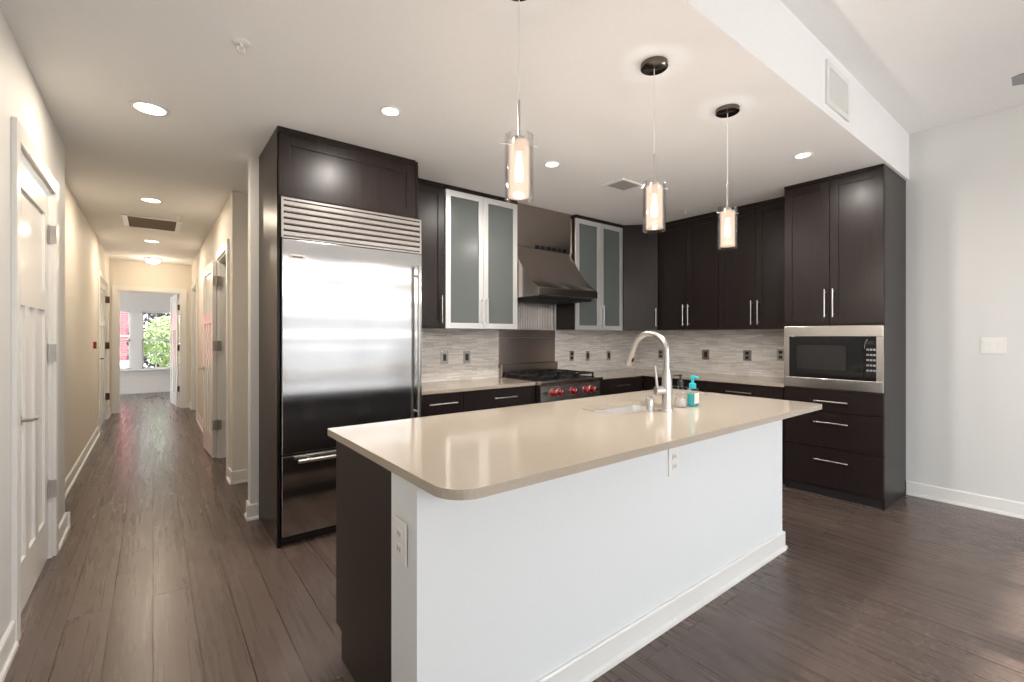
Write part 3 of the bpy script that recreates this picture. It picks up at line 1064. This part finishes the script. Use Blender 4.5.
# ------------------------------------------------------------------ range hood
r = tag(empty('range_hood', (2.893, 3.938, 0)), 'large curved stainless chimney range hood above the range', 'range hood')
W = .826
cv = [(-.272, 2.275)]
for k in range(1, 12):
    t = k / 11
    # concave sweep out to the rim
    y = -.272 - .345 * (t ** 1.25)
    z = 2.275 - .41 * (1 - (1 - t) ** 1.2)
    cv.append((y, z))
prof = [(0, 1.77), (0, 2.30), (-.272, 2.30)] + cv + [(-.635, 1.855), (-.635, 1.775), (-.61, 1.77)]
MB().prism(prof, 'x', 0.002, W).build('canopy', 'steel_warm', r, smooth=True)
MB().box(.0, W + .004, -.640, -.600, 1.775, 1.85, .004).build('rim', 'steel_warm', r)
MB().box(0, W, -.278, 0, 2.30, ZC - .002, .002).build('duct_cover', 'steel_warm', r)
for k in range(6):
    x = .27 + k * .078
    MB().box(x, x + .058, -.285, -.270, 2.30, 2.335, .002).build('vent_slot', 'black', r)
b = MB()
for k in range(26):
    x = .03 + k * .0305
    b.box(x, x + .014, -.58, -.04, 1.745, 1.769)
b.build('baffle_filter', 'iron', r)
MB().box(.01, W - .01, -.60, -.02, 1.764, 1.7695).build('underside', 'iron', r)

# stainless wall panel behind the range, ribs above stand for reflected hood baffles
r = tag(empty('range_backsplash_panel', (2.884, 3.9385, 0)), 'stainless steel wall panel behind the range with the hood baffle reflection shaped as ribs', 'wall panel')
W = .81
MB().box(0, W, -.012, 0, 1.04, 1.36, .002).build('lower_panel', 'steel_panel', r)  # darker brown steel colour stands in for a reflection
MB().box(-.002, W + .002, -.016, 0, 1.362, 1.448, .002).build('ledge', 'steel_panel', r)
b = MB().box(0.01, W, -.006, 0, 1.449, 1.765)
for k in range(32):
    b.box(.014 + k * .0248, .026 + k * .0248, -.012, -.006, 1.449, 1.765, .001)
b.build('baffle_reflection_panel', 'steel', r)

# ------------------------------------------------------------------ range
r = tag(empty('range', (2.884, 3.28, 0)), 'black and stainless gas range with five red knobs', 'range')
W = .836
MB().box(.004, W - .004, .03, .61, .12, .88).build('body', 'steel', r)
MB().box(.02, W - .02, .06, .58, 0, .12).build('toe_kick', 'toe', r)
MB().box(0, W, .0, .640, .885, .945, .003).build('cooktop', 'steel_panel', r)
MB().box(.02, W - .02, .03, .60, .945, .952).build('burner_pan', 'iron', r)
MB().box(0, W - .03, .59, .640, .946, 1.085, .008).build('rear_riser', 'steel_panel', r)
cp = MB().prism([(-.0, .925), (-.018, .90), (-.018, .755), (.0, .75), (.03, .75), (.03, .925)], 'x', 0, W).build('control_panel', 'steel', r)
MB().prism([(-.03, .948), (-.034, .935), (-.022, .902), (.03, .902), (.03, .948)], 'x', -.004, W + .03).build('front_rail', 'steel', r)
knx = [.155, .243, .43, .615, .705]
for x in knx:
    k = MB().tube([(x, -.018, .832), (x, -.028, .832), (x, -.030, .832), (x, -.062, .832), (x, -.066, .832)], [.036, .036, .027, .025, .020], 20).build('knob', 'red', r, smooth=True)
    MB().tube([(x, -.0175, .832), (x, -.0215, .832)], .041, 20).build('bezel', 'chrome', k, smooth=True)
    MB().box(x - .003, x + .003, -.068, -.066, .836, .858).build('pointer', 'plastic', k)
for x in (.060, .79):
    MB().tube([(x, -.018, .832), (x, -.036, .832)], .018, 16).build('switch', 'blackpl', r, smooth=True)
dr = MB().box(.006, W - .006, -.010, .03, .20, .742, .004).build('oven_door', 'steel', r)
MB().box(.16, W - .16, -.012, -.010, .33, .60).build('window', 'black', dr)
b = MB().tube([(.03, -.07, .69), (W - .03, -.07, .69)], .013, 14)
for x in (.05, W - .05):
    b.tube([(x, -.010, .69), (x, -.07, .69)], .012)
b.build('handle', 'chrome', dr, smooth=True)
for i in range(3):
    gx0, gx1 = .03 + i * .262, .03 + i * .262 + .252
    b = MB()
    y0, y1 = .045, .575
    t = .012
    zz = .998
    b.box(gx0, gx0 + t, y0, y1, zz - .016, zz).box(gx1 - t, gx1, y0, y1, zz - .016, zz)
    b.box(gx0, gx1, y0, y0 + t, zz - .016, zz).box(gx0, gx1, y1 - t, y1, zz - .016, zz)
    ym = (y0 + y1) / 2
    b.box(gx0, gx1, ym - t / 2, ym + t / 2, zz - .016, zz)
    xm = (gx0 + gx1) / 2
    for yc in (y0 + .13, y1 - .13):
        for s in (-1, 1):
            b.box(xm - t / 2, xm + t / 2, yc + s * .035 if s > 0 else yc - .125, yc + .125 if s > 0 else yc - .035, zz - .014, zz + .004)
            b.box(xm + .035 if s > 0 else gx0, gx1 if s > 0 else xm - .035, yc - t / 2, yc + t / 2, zz - .014, zz + .004)
    for px, py in ((gx0, y0), (gx1 - t, y0), (gx0, y1 - t), (gx1 - t, y1 - t), (gx0, ym - t / 2), (gx1 - t, ym - t / 2)):
        b.box(px, px + t, py, py + t, .952, zz)
    b.build('grate', 'iron', r)
    for yc in (y0 + .13, y1 - .13):
        MB().lathe([(0, .952), (.05, .952), (.05, .962), (.034, .966), (.034, .976), (0, .978)], (xm, yc, 0), 20).build('burner', 'iron', r, smooth=True)

# ------------------------------------------------------------------ island
IX0, IX1 = .632, 3.222
r = tag(empty('kitchen_island', (0, 0, 0)), 'kitchen island with dark cabinet back and white front wall', 'kitchen island')
MB().box(IX0, IX1, 1.28, 1.470, 0, .927).build('knee_wall', 'white_wall', r)
b = MB().box(IX0 + .004, 1.92, 1.4705, 2.075, .12, .927).box(2.54, IX1 - .004, 1.4705, 2.075, .12, .927)
b.box(1.92, 2.54, 1.4705, 2.075, .12, .72).box(1.92, 2.54, 1.4705, 1.56, .72, .927).box(1.92, 2.54, 1.93, 2.075, .72, .927)
b.build('cabinet_body', 'esp', r)
MB().box(IX0 + .004, IX1 - .004, 1.4705, 2.00, 0.0, .12).build('plinth', 'esp', r)
p = [(0, 0), (0, .115), (.010, .115), (.014, .108), (.014, .022), (.024, .016), (.026, 0)]
b = MB().prism([(1.28 - a, z) for a, z in p], 'x', IX0, IX1 + .0)
b.box(IX1, IX1 + .014, 1.266, 1.47, 0, .112).box(IX1 + .014, IX1 + .024, 1.256, 1.47, 0, .02)
b.build('baseboard', 'trim', r)
n = 5
for k in range(n):        # fronts on the kitchen side
    a = IX0 + .02 + k * (IX1 - IX0 - .04) / n
    c = a + (IX1 - IX0 - .04) / n
    d = MB().box(a + .003, c - .003, 2.0755, 2.094, .125, .90, .002).build('door', 'esp', r)
    b = MB().tube([(c - .05, 2.126, .60), (c - .05, 2.126, .78)], .006)
    b.tube([(c - .05, 2.094, .62), (c - .05, 2.126, .62)], .005).tube([(c - .05, 2.094, .76), (c - .05, 2.126, .76)], .005)
    b.build('handle', 'chrome', d)

def rrect(x0, x1, y0, y1, rs, n=8):
    """rounded rectangle, radii order: (x0,y0),(x1,y0),(x1,y1),(x0,y1)"""
    out = []
    for (cx, cy, a0, rr) in ((x0, y0, PI, rs[0]), (x1, y0, 1.5 * PI, rs[1]), (x1, y1, 0, rs[2]), (x0, y1, .5 * PI, rs[3])):
        ccx = cx + rr if cx == x0 else cx - rr
        ccy = cy + rr if cy == y0 else cy - rr
        for k in range(n + 1):
            a = a0 + .5 * PI * k / n
            out.append((ccx + rr * math.cos(a), ccy + rr * math.sin(a)))
    return out
IT = .958
SX0, SX1, SY0, SY1 = 1.955, 2.50, 1.600, 1.885
o = MB().slab(rrect(.626, 3.285, 1.066, 2.178, (.10, .03, .02, .012)), [rrect(SX0, SX1, SY0, SY1, (.05,) * 4, 6)[::-1]], .928, IT).build('island_countertop', 'quartz', bevel=.004)
tag(o, 'large beige quartz island countertop with rounded corner and sink cutout', 'countertop')
# undermount sink
r = tag(empty('sink', ((SX0 + SX1) / 2, (SY0 + SY1) / 2, .927)), 'undermount stainless sink in the island countertop', 'sink')
a, c = (SX1 - SX0) / 2, (SY1 - SY0) / 2
b = MB()
levels = [(.014, 0, .06), (-.002, 0, .05), (-.004, -.02, .05), (-.010, -.15, .05), (-.035, -.175, .05)]
rings = []
for off, z, rr in levels:
    ring = rrect(-a - off, a + off, -c - off, c + off, (rr,) * 4, 6)
    rings.append([b.bm.verts.new((x, y, z)) for x, y in ring])
for p_, q in zip(rings, rings[1:]):
    for k in range(len(p_)):
        b.bm.faces.new((p_[k], p_[(k + 1) % len(p_)], q[(k + 1) % len(q)], q[k]))
b.bm.faces.new(rings[-1])
b.build('basin', 'sinksteel', r, smooth=True)
MB().lathe([(0, .003), (.04, .003), (.045, 0)], (0, 0, -.174), 24).build('drain', 'chrome', r, smooth=True)

# faucet
fx, fy = 2.287, 1.512
r = tag(empty('faucet', (fx, fy, IT)), 'brushed nickel gooseneck faucet on the island', 'faucet')
MB().lathe([(0, 0), (.034, 0), (.034, .006), (.029, .010), (.028, .17), (.024, .20), (.020, .235), (0, .235)]).build('base', 'chrome', r, smooth=True)
pts = [(0, 0, .22), (0, 0, .29)]
R_ = .115
for k in range(1, 17):
    a = PI * k / 16 * .90
    pts.append((-.0, R_ * (1 - math.cos(a)), .322 + R_ * math.sin(a)))
e = Vector(pts[-1]); d_ = (e - Vector(pts[-2])).normalized()
pts.append(tuple(e + d_ * .03))
MB().tube(pts, .0165, 16).build('spout', 'chrome', r, smooth=True)
e = Vector(pts[-1])
MB().tube([e, e + d_ * .01, e + d_ * .075, e + d_ * .09], [.0175, .020, .022, .020], 16).build('spray_head', 'chrome', r, smooth=True)
MB().tube([e + d_ * .045 + Vector((.0, -.022, 0)), e + d_ * .07 + Vector((0, -.024, 0))], .007).build('spray_button', 'blackpl', r)
h = MB().tube([(0, 0, .115), (-.030, .020, .115), (-.058, .035, .115)], [.024, .026, .024], 16)
h.build('valve', 'chrome', r, smooth=True)
MB().tube([(-.048, .030, .125), (-.052, .033, .18), (-.060, .040, .255)], [.008, .007, .0085], 10).build('lever', 'chrome', r, smooth=True)
# dispenser / air gap
r = tag(empty('air_gap_cap', (2.196, 1.562, IT)), 'short brushed nickel cylindrical cap beside the faucet', 'sink fitting')
MB().lathe([(0, 0), (.026, 0), (.026, .006), (.020, .010), (.019, .022), (.023, .026), (.023, .072), (.019, .077), (0, .077)]).build('cap', 'chrome', r, smooth=True)

# soap bottles
r = tag(empty('soap_bottle', (2.475, 1.545, IT)), 'clear conical soap bottle with black pump beside the faucet', 'soap bottle')
MB().lathe([(0, 0), (.042, 0), (.044, .006), (.036, .05), (.022, .11), (.016, .135), (.014, .145), (0, .145)]).build('bottle', 'glass', r, smooth=True)
MB().lathe([(0, .004), (.039, .004), (.034, .045), (.031, .06), (0, .06)]).build('liquid', 'soap', r, smooth=True)
pm = MB().lathe([(0, .143), (.019, .143), (.019, .175), (.008, .180), (.006, .205), (.012, .207), (.012, .220), (0, .222)])
pm.tube([(0, 0, .214), (-.03, .025, .214), (-.038, .032, .206)], .005)
pm.build('pump', 'blackpl', r, smooth=True)
r.scale = (.9, .9, .88)
r = tag(empty('hand_soap_bottle', (2.565, 1.520, IT)), 'hand soap bottle with teal liquid and teal pump', 'soap bottle')
MB().slab(rrect(-.040, .040, -.026, .026, (.02,) * 4, 5), [], 0, .118).build('bottle', 'glass', r, smooth=True, bevel=.004)
MB().slab(rrect(-.036, .036, -.022, .022, (.017,) * 4, 5), [], .004, .085).build('liquid', 'teal', r, smooth=True)
MB().box(-.026, .026, -.0285, -.0265, .02, .09).build('product_label', 'plastic', r)
pm = MB().lathe([(0, .118), (.020, .118), (.022, .125), (.021, .150), (.010, .156), (.008, .185), (.014, .187), (.014, .203), (0, .206)])
pm.tube([(0, 0, .196), (.0, -.03, .196), (.0, -.042, .190)], .006)
pm.build('pump', 'teal_pump', r, smooth=True)
r.scale = (.95, .95, .9)

# ------------------------------------------------------------------ pendants
def make_pendant():
    r = empty('pendant_light')
    MB().lathe([(0, ZC - .0005), (.066, ZC - .0005), (.066, ZC - .022), (.060, ZC - .026), (0, ZC - .026)]).build('canopy', 'canopy_metal', r, smooth=True)
    MB().tube([(0, 0, 2.29), (0, 0, ZC - .026)], .0022, 8).build('cord', 'plastic', r)
    MB().tube([(0, 0, 2.135), (0, 0, 2.29)], .005, 10).build('stem', 'chrome', r)
    MB().lathe([(0, 2.145), (.022, 2.145), (.024, 2.12), (.024, 2.085), (0, 2.085)]).build('socket', 'chrome', r, smooth=True)
    # open outer cylinder of clear glass
    MB().lathe([(.052, 1.905), (.0555, 1.905), (.0555, 2.150), (.052, 2.150)], (0, 0, 0), 32, True).build('outer_glass', 'glass', r, smooth=True)
    MB().lathe([(.039, 1.918), (.041, 1.918), (.041, 2.125), (.039, 2.125)], (0, 0, 0), 28, True).build('inner_shade', 'shade', r, smooth=True)
    MB().lathe([(0, 1.975), (.012, 1.98), (.017, 2.00), (.015, 2.035), (.010, 2.06), (.010, 2.085), (0, 2.085)]).build('bulb', 'bulb', r, smooth=True)
    MB().tube([(-.072, .0, 2.118), (.072, 0, 2.118)], .0025, 8).build('cross_pin', 'chrome', r)
    return r
pt = make_pendant()
for i, (x, y, lab, rz) in enumerate(((1.114, 1.385, 'glass cylinder pendant light nearest the refrigerator, largest of the three over the island', -.4),
                                 (1.975, 1.378, 'glass cylinder pendant light in the middle of the row over the island', -.5),
                                 (2.715, 1.383, 'glass cylinder pendant light nearest the microwave, smallest of the three', 2.6))):
    o = pt if i == 0 else copy_tree(pt)
    o.location = (x, y, 0)
    o.rotation_euler.z = rz
    tag(o, lab, 'pendant light', 'pendant lights over the island')
    ld = bpy.data.lights.new('pendant_glow', 'POINT')
    ld.energy = 12
    ld.color = (1.0, .97, .94)
    ld.shadow_soft_size = .018
    lo = bpy.data.objects.new('pendant_glow', ld)
    COL.objects.link(lo)
    lo.location = (0, 0, 1.96)
    lo.parent = o

# ------------------------------------------------------------------ recessed lights
def recessed(x, y, rad, warm, energy, label, group):
    r = tag(empty('recessed_light', (x, y, ZC)), label, 'ceiling light', group)
    MB().lathe([(rad, -.0005), (rad, -.006), (rad * .93, -.009), (rad * .78, -.006), (rad * .76, -.0005)], (0, 0, 0), 36, True).build('trim_ring', 'trim', r, smooth=True)
    MB().lathe([(0, -.004), (rad * .76, -.004), (rad * .76, -.001), (0, -.001)], (0, 0, 0), 36).build('lens', 'lamp' if warm else 'lamp_cool', r)
    ld = bpy.data.lights.new('downlight', 'AREA')
    ld.shape = 'DISK'
    ld.size = rad * 1.5
    ld.energy = energy
    ld.color = (1.0, .84, .66) if warm else (1.0, .94, .87)
    lo = bpy.data.objects.new('downlight', ld)
    COL.objects.link(lo)
    lo.location = (0, 0, -.012)
    lo.parent = r
    return r
gk, gh = 'small recessed lights over the kitchen', 'recessed lights along the hall'
recessed(1.132, 2.647, .062, False, 15, 'small recessed ceiling light above the refrigerator front', gk)
recessed(2.488, 2.678, .062, False, 15, 'small recessed ceiling light in front of the range hood', gk)
recessed(3.852, 1.386, .062, False, 12, 'small recessed ceiling light near the tall microwave cabinet', gk)
recessed(-.014, 3.50, .097, True, 10, 'large recessed ceiling light nearest the camera at the hall entrance', gh)
recessed(-.014, 5.85, .097, True, 12, 'recessed hall ceiling light just before the air return grille', gh)
recessed(-.012, 8.37, .097, True, 12, 'recessed hall ceiling light just beyond the air return grille', gh)
r = tag(empty('flush_ceiling_light', (-.0, 10.25, ZC)), 'lit flush dome ceiling light at the end of the hall', 'ceiling light')
MB().lathe([(0, -.0005), (.13, -.0005), (.13, -.02), (.115, -.024), (0, -.024)]).build('pan', 'nickel', r, smooth=True)
MB().lathe([(.11, -.024), (.10, -.055), (.07, -.08), (.03, -.09), (0, -.092)]).build('dome', 'lamp', r, smooth=True)
ld = bpy.data.lights.new('dome_glow', 'POINT'); ld.energy = 6; ld.color = (1, .8, .58); ld.shadow_soft_size = .08
lo = bpy.data.objects.new('dome_glow', ld); COL.objects.link(lo); lo.location = (0, 0, -.22); lo.parent = r

# ------------------------------------------------------------------ ceiling fittings
r = tag(empty('air_return_grille', (-.004, 7.05, ZC)), 'wide ceiling air return grille in the hall, white ends and dark louvres', 'ceiling vent')
b = MB().box(-.275, -.225, -.34, .34, -.012, -.001, .003).box(.225, .275, -.34, .34, -.012, -.001, .003)
b.box(-.225, .225, -.34, -.315, -.012, -.001).box(-.225, .225, .315, .34, -.012, -.001)
b.build('frame', 'trim', r)
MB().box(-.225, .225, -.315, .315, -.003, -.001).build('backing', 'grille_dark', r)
b = MB()
for k in range(24):
    y = -.305 + k * .0262
    b.prism([(y, -.003), (y + .004, -.003), (y + .014, -.011), (y + .010, -.011)], 'x', -.225, .225)
b.build('louvres', mat('tan_louvre', (0.22, 0.17, 0.13), 0.6), r)

def ceiling_vent(loc, sx, sy, label):
    r = tag(empty('air_vent', loc), label, 'ceiling vent')
    b = MB().box(-sx / 2, -sx / 2 + .03, -sy / 2, sy / 2, -.012, -.001, .002).box(sx / 2 - .03, sx / 2, -sy / 2, sy / 2, -.012, -.001, .002)
    b.box(-sx / 2 + .03, sx / 2 - .03, -sy / 2, -sy / 2 + .02, -.010, -.001).box(-sx / 2 + .03, sx / 2 - .03, sy / 2 - .02, sy / 2, -.010, -.001)
    b.build('frame', 'trim', r)
    MB().box(-sx / 2 + .03, sx / 2 - .03, -sy / 2 + .02, sy / 2 - .02, -.003, -.001).build('backing', 'key', r)
    b = MB()
    n = int((sy - .05) / .018)
    for k in range(n):
        y = -sy / 2 + .024 + k * .018
        b.prism([(y, -.003), (y + .003, -.003), (y + .012, -.010), (y + .009, -.010)], 'x', -sx / 2 + .03, sx / 2 - .03)
    b.build('louvres', 'key', r)
ceiling_vent((3.33, 2.655, ZC), .29, .23, 'small kitchen ceiling air vent in front of the second glass cabinet')
# vent in the soffit face
r = tag(empty('soffit_vent', (3.43, 1.04, 2.93)), 'white rectangular vent in the white soffit face', 'wall vent')
b = MB()
b.box(-.20, -.165, -.012, -.001, -.135, .135, .002).box(.165, .20, -.012, -.001, -.135, .135, .002).box(-.165, .165, -.012, -.001, -.135, -.10).box(-.165, .165, -.012, -.001, .10, .135)
b.build('frame', 'trim', r)
MB().box(-.165, .165, -.003, -.001, -.10, .10).build('backing', 'key', r)
b = MB()
for k in range(22):
    x = -.16 + k * .0148
    b.prism([(x, -.003), (x + .002, -.003), (x + .006, -.011), (x + .004, -.011)], 'z', -.10, .10)
b.build('louvres', 'plastic', r)

def sprinkler(x, y, label):
    r = tag(empty('fire_sprinkler', (x, y, ZC)), label, 'sprinkler', 'ceiling sprinklers')
    MB().lathe([(0, -.001), (.038, -.001), (.038, -.004), (.026, -.009), (0, -.009)]).build('escutcheon', 'plastic', r, smooth=True)
    b = MB().tube([(0, 0, -.008), (0, 0, -.025)], .008).tube([(-.012, 0, -.02), (-.014, 0, -.040), (-.004, 0, -.05)], .003, 6).tube([(.012, 0, -.02), (.014, 0, -.040), (.004, 0, -.05)], .003, 6)
    b.lathe([(0, -.050), (.016, -.050), (.016, -.052), (0, -.052)])
    b.build('head', 'plastic', r)
    return r
sprinkler(.321, 2.451, 'white ceiling fire sprinkler nearest the camera, between hall light and kitchen light')
sprinkler(.222, 6.391, 'white fire sprinkler on the hall ceiling beside the return grille')
sprinkler(4.50, 2.75, 'tiny white fire sprinkler on the kitchen ceiling above the black upper cabinets')

# ceiling fan of the living area, one blade tip in view
r = tag(empty('ceiling_fan', (4.02, -.37, ZL)), 'ceiling fan with grey blades, one tip at the right edge', 'ceiling fan')
MB().lathe([(0, -.001), (.07, -.001), (.065, -.05), (.02, -.07), (0, -.07)]).build('mount', 'nickel', r, smooth=True)
MB().tube([(0, 0, -.06), (0, 0, -.19)], .012).build('rod', 'nickel', r)
MB().lathe([(0, -.18), (.05, -.185), (.10, -.21), (.105, -.26), (.07, -.30), (0, -.31)]).build('motor', 'nickel', r, smooth=True)
for k in range(4):
    a = PI / 2 + math.radians(3) + k * PI / 2
    b = MB().slab([(.10, -.02), (.20, -.055), (.66, -.065), (.70, -.05), (.70, .05), (.66, .065), (.20, .055), (.10, .02)], [], -.004, .004)
    b.xform(Matrix.Translation((0, 0, -.265)) @ Matrix.Rotation(a, 4, 'Z') @ Matrix.Rotation(math.radians(4), 4, 'X'))
    b.build('blade', 'grey', r)

# loose cord on the far floor
pts = []
for k in range(24):
    t = k / 23
    pts.append((-.12 + .5 * t + .05 * math.sin(t * 7), 12.9 + .45 * math.sin(t * 5), .006))
tag(MB().tube(pts, .006, 6).build('power_cord', 'cord'), 'thin dark cord lying loose on the far room floor', 'cord')

# ------------------------------------------------------------------ outside the far window
tag(MB().box(-30, 30, -30, 40, -.5, -.35).build('ground', 'ground'), kind='structure')
r = tag(empty('brick_building', (-2.0, 21, -.35)), 'red brick building seen through the left window pane', 'building')
MB().box(-6, 1.70, 0, 3, 0, 9).build('wall', 'brick', r)
MB().box(.6, 1.72, -.10, 0, .0, .55).build('stone_base', 'stone_light', r)
for k in range(4):
    MB().box(.6, 1.72, -.75 + k * .17, -.58 + k * .17, 0, .12 + k * .25).build('step', 'stone_light', r)
for x in (.95,):
    w_ = MB().box(x, x + .55, -.05, 0, 1.7, 3.4).build('window', 'stone_light', r)
    MB().box(x + .06, x + .49, -.06, -.05, 1.76, 3.34).build('pane', 'brick', w_)

def foliage(cx, cy, cz, rx, ry, rz_, n, size):
    b = MB()
    for _ in range(n):
        while True:
            p = Vector((random.uniform(-1, 1), random.uniform(-1, 1), random.uniform(-1, 1)))
            if .35 < p.length < 1: break
        p = Vector((cx + p.x * rx, cy + p.y * ry, cz + p.z * rz_))
        u = Vector((random.gauss(0, 1), random.gauss(0, 1), random.gauss(0, 1))).normalized()
        v = u.orthogonal().normalized()
        s_ = size * random.uniform(.6, 1.3)
        b.bm.faces.new([b.bm.verts.new(p + u * s_), b.bm.verts.new(p + v * s_ * .45), b.bm.verts.new(p - u * s_), b.bm.verts.new(p - v * s_ * .45)])
    return b
r = tag(empty('leafy_tree', (.32, 17.2, -.35)), 'pale green leafy tree outside the far window', 'tree')
MB().tube([(0, 0, 0), (.03, 0, .8), (-.02, .05, 1.6), (.05, 0, 2.2)], [.07, .055, .04, .02]).build('trunk', 'bark', r)
foliage(0, 0, 1.55, .62, .5, .78, 2600, .055).build('foliage', 'leaf', r)
r = tag(empty('dark_hedge', (1.2, 19.0, -.35)), 'dark hedge behind the pale tree outside', 'hedge')
foliage(0, 0, 1.6, 1.9, .5, 1.9, 5000, .10).build('foliage', 'dark_shrub', r)
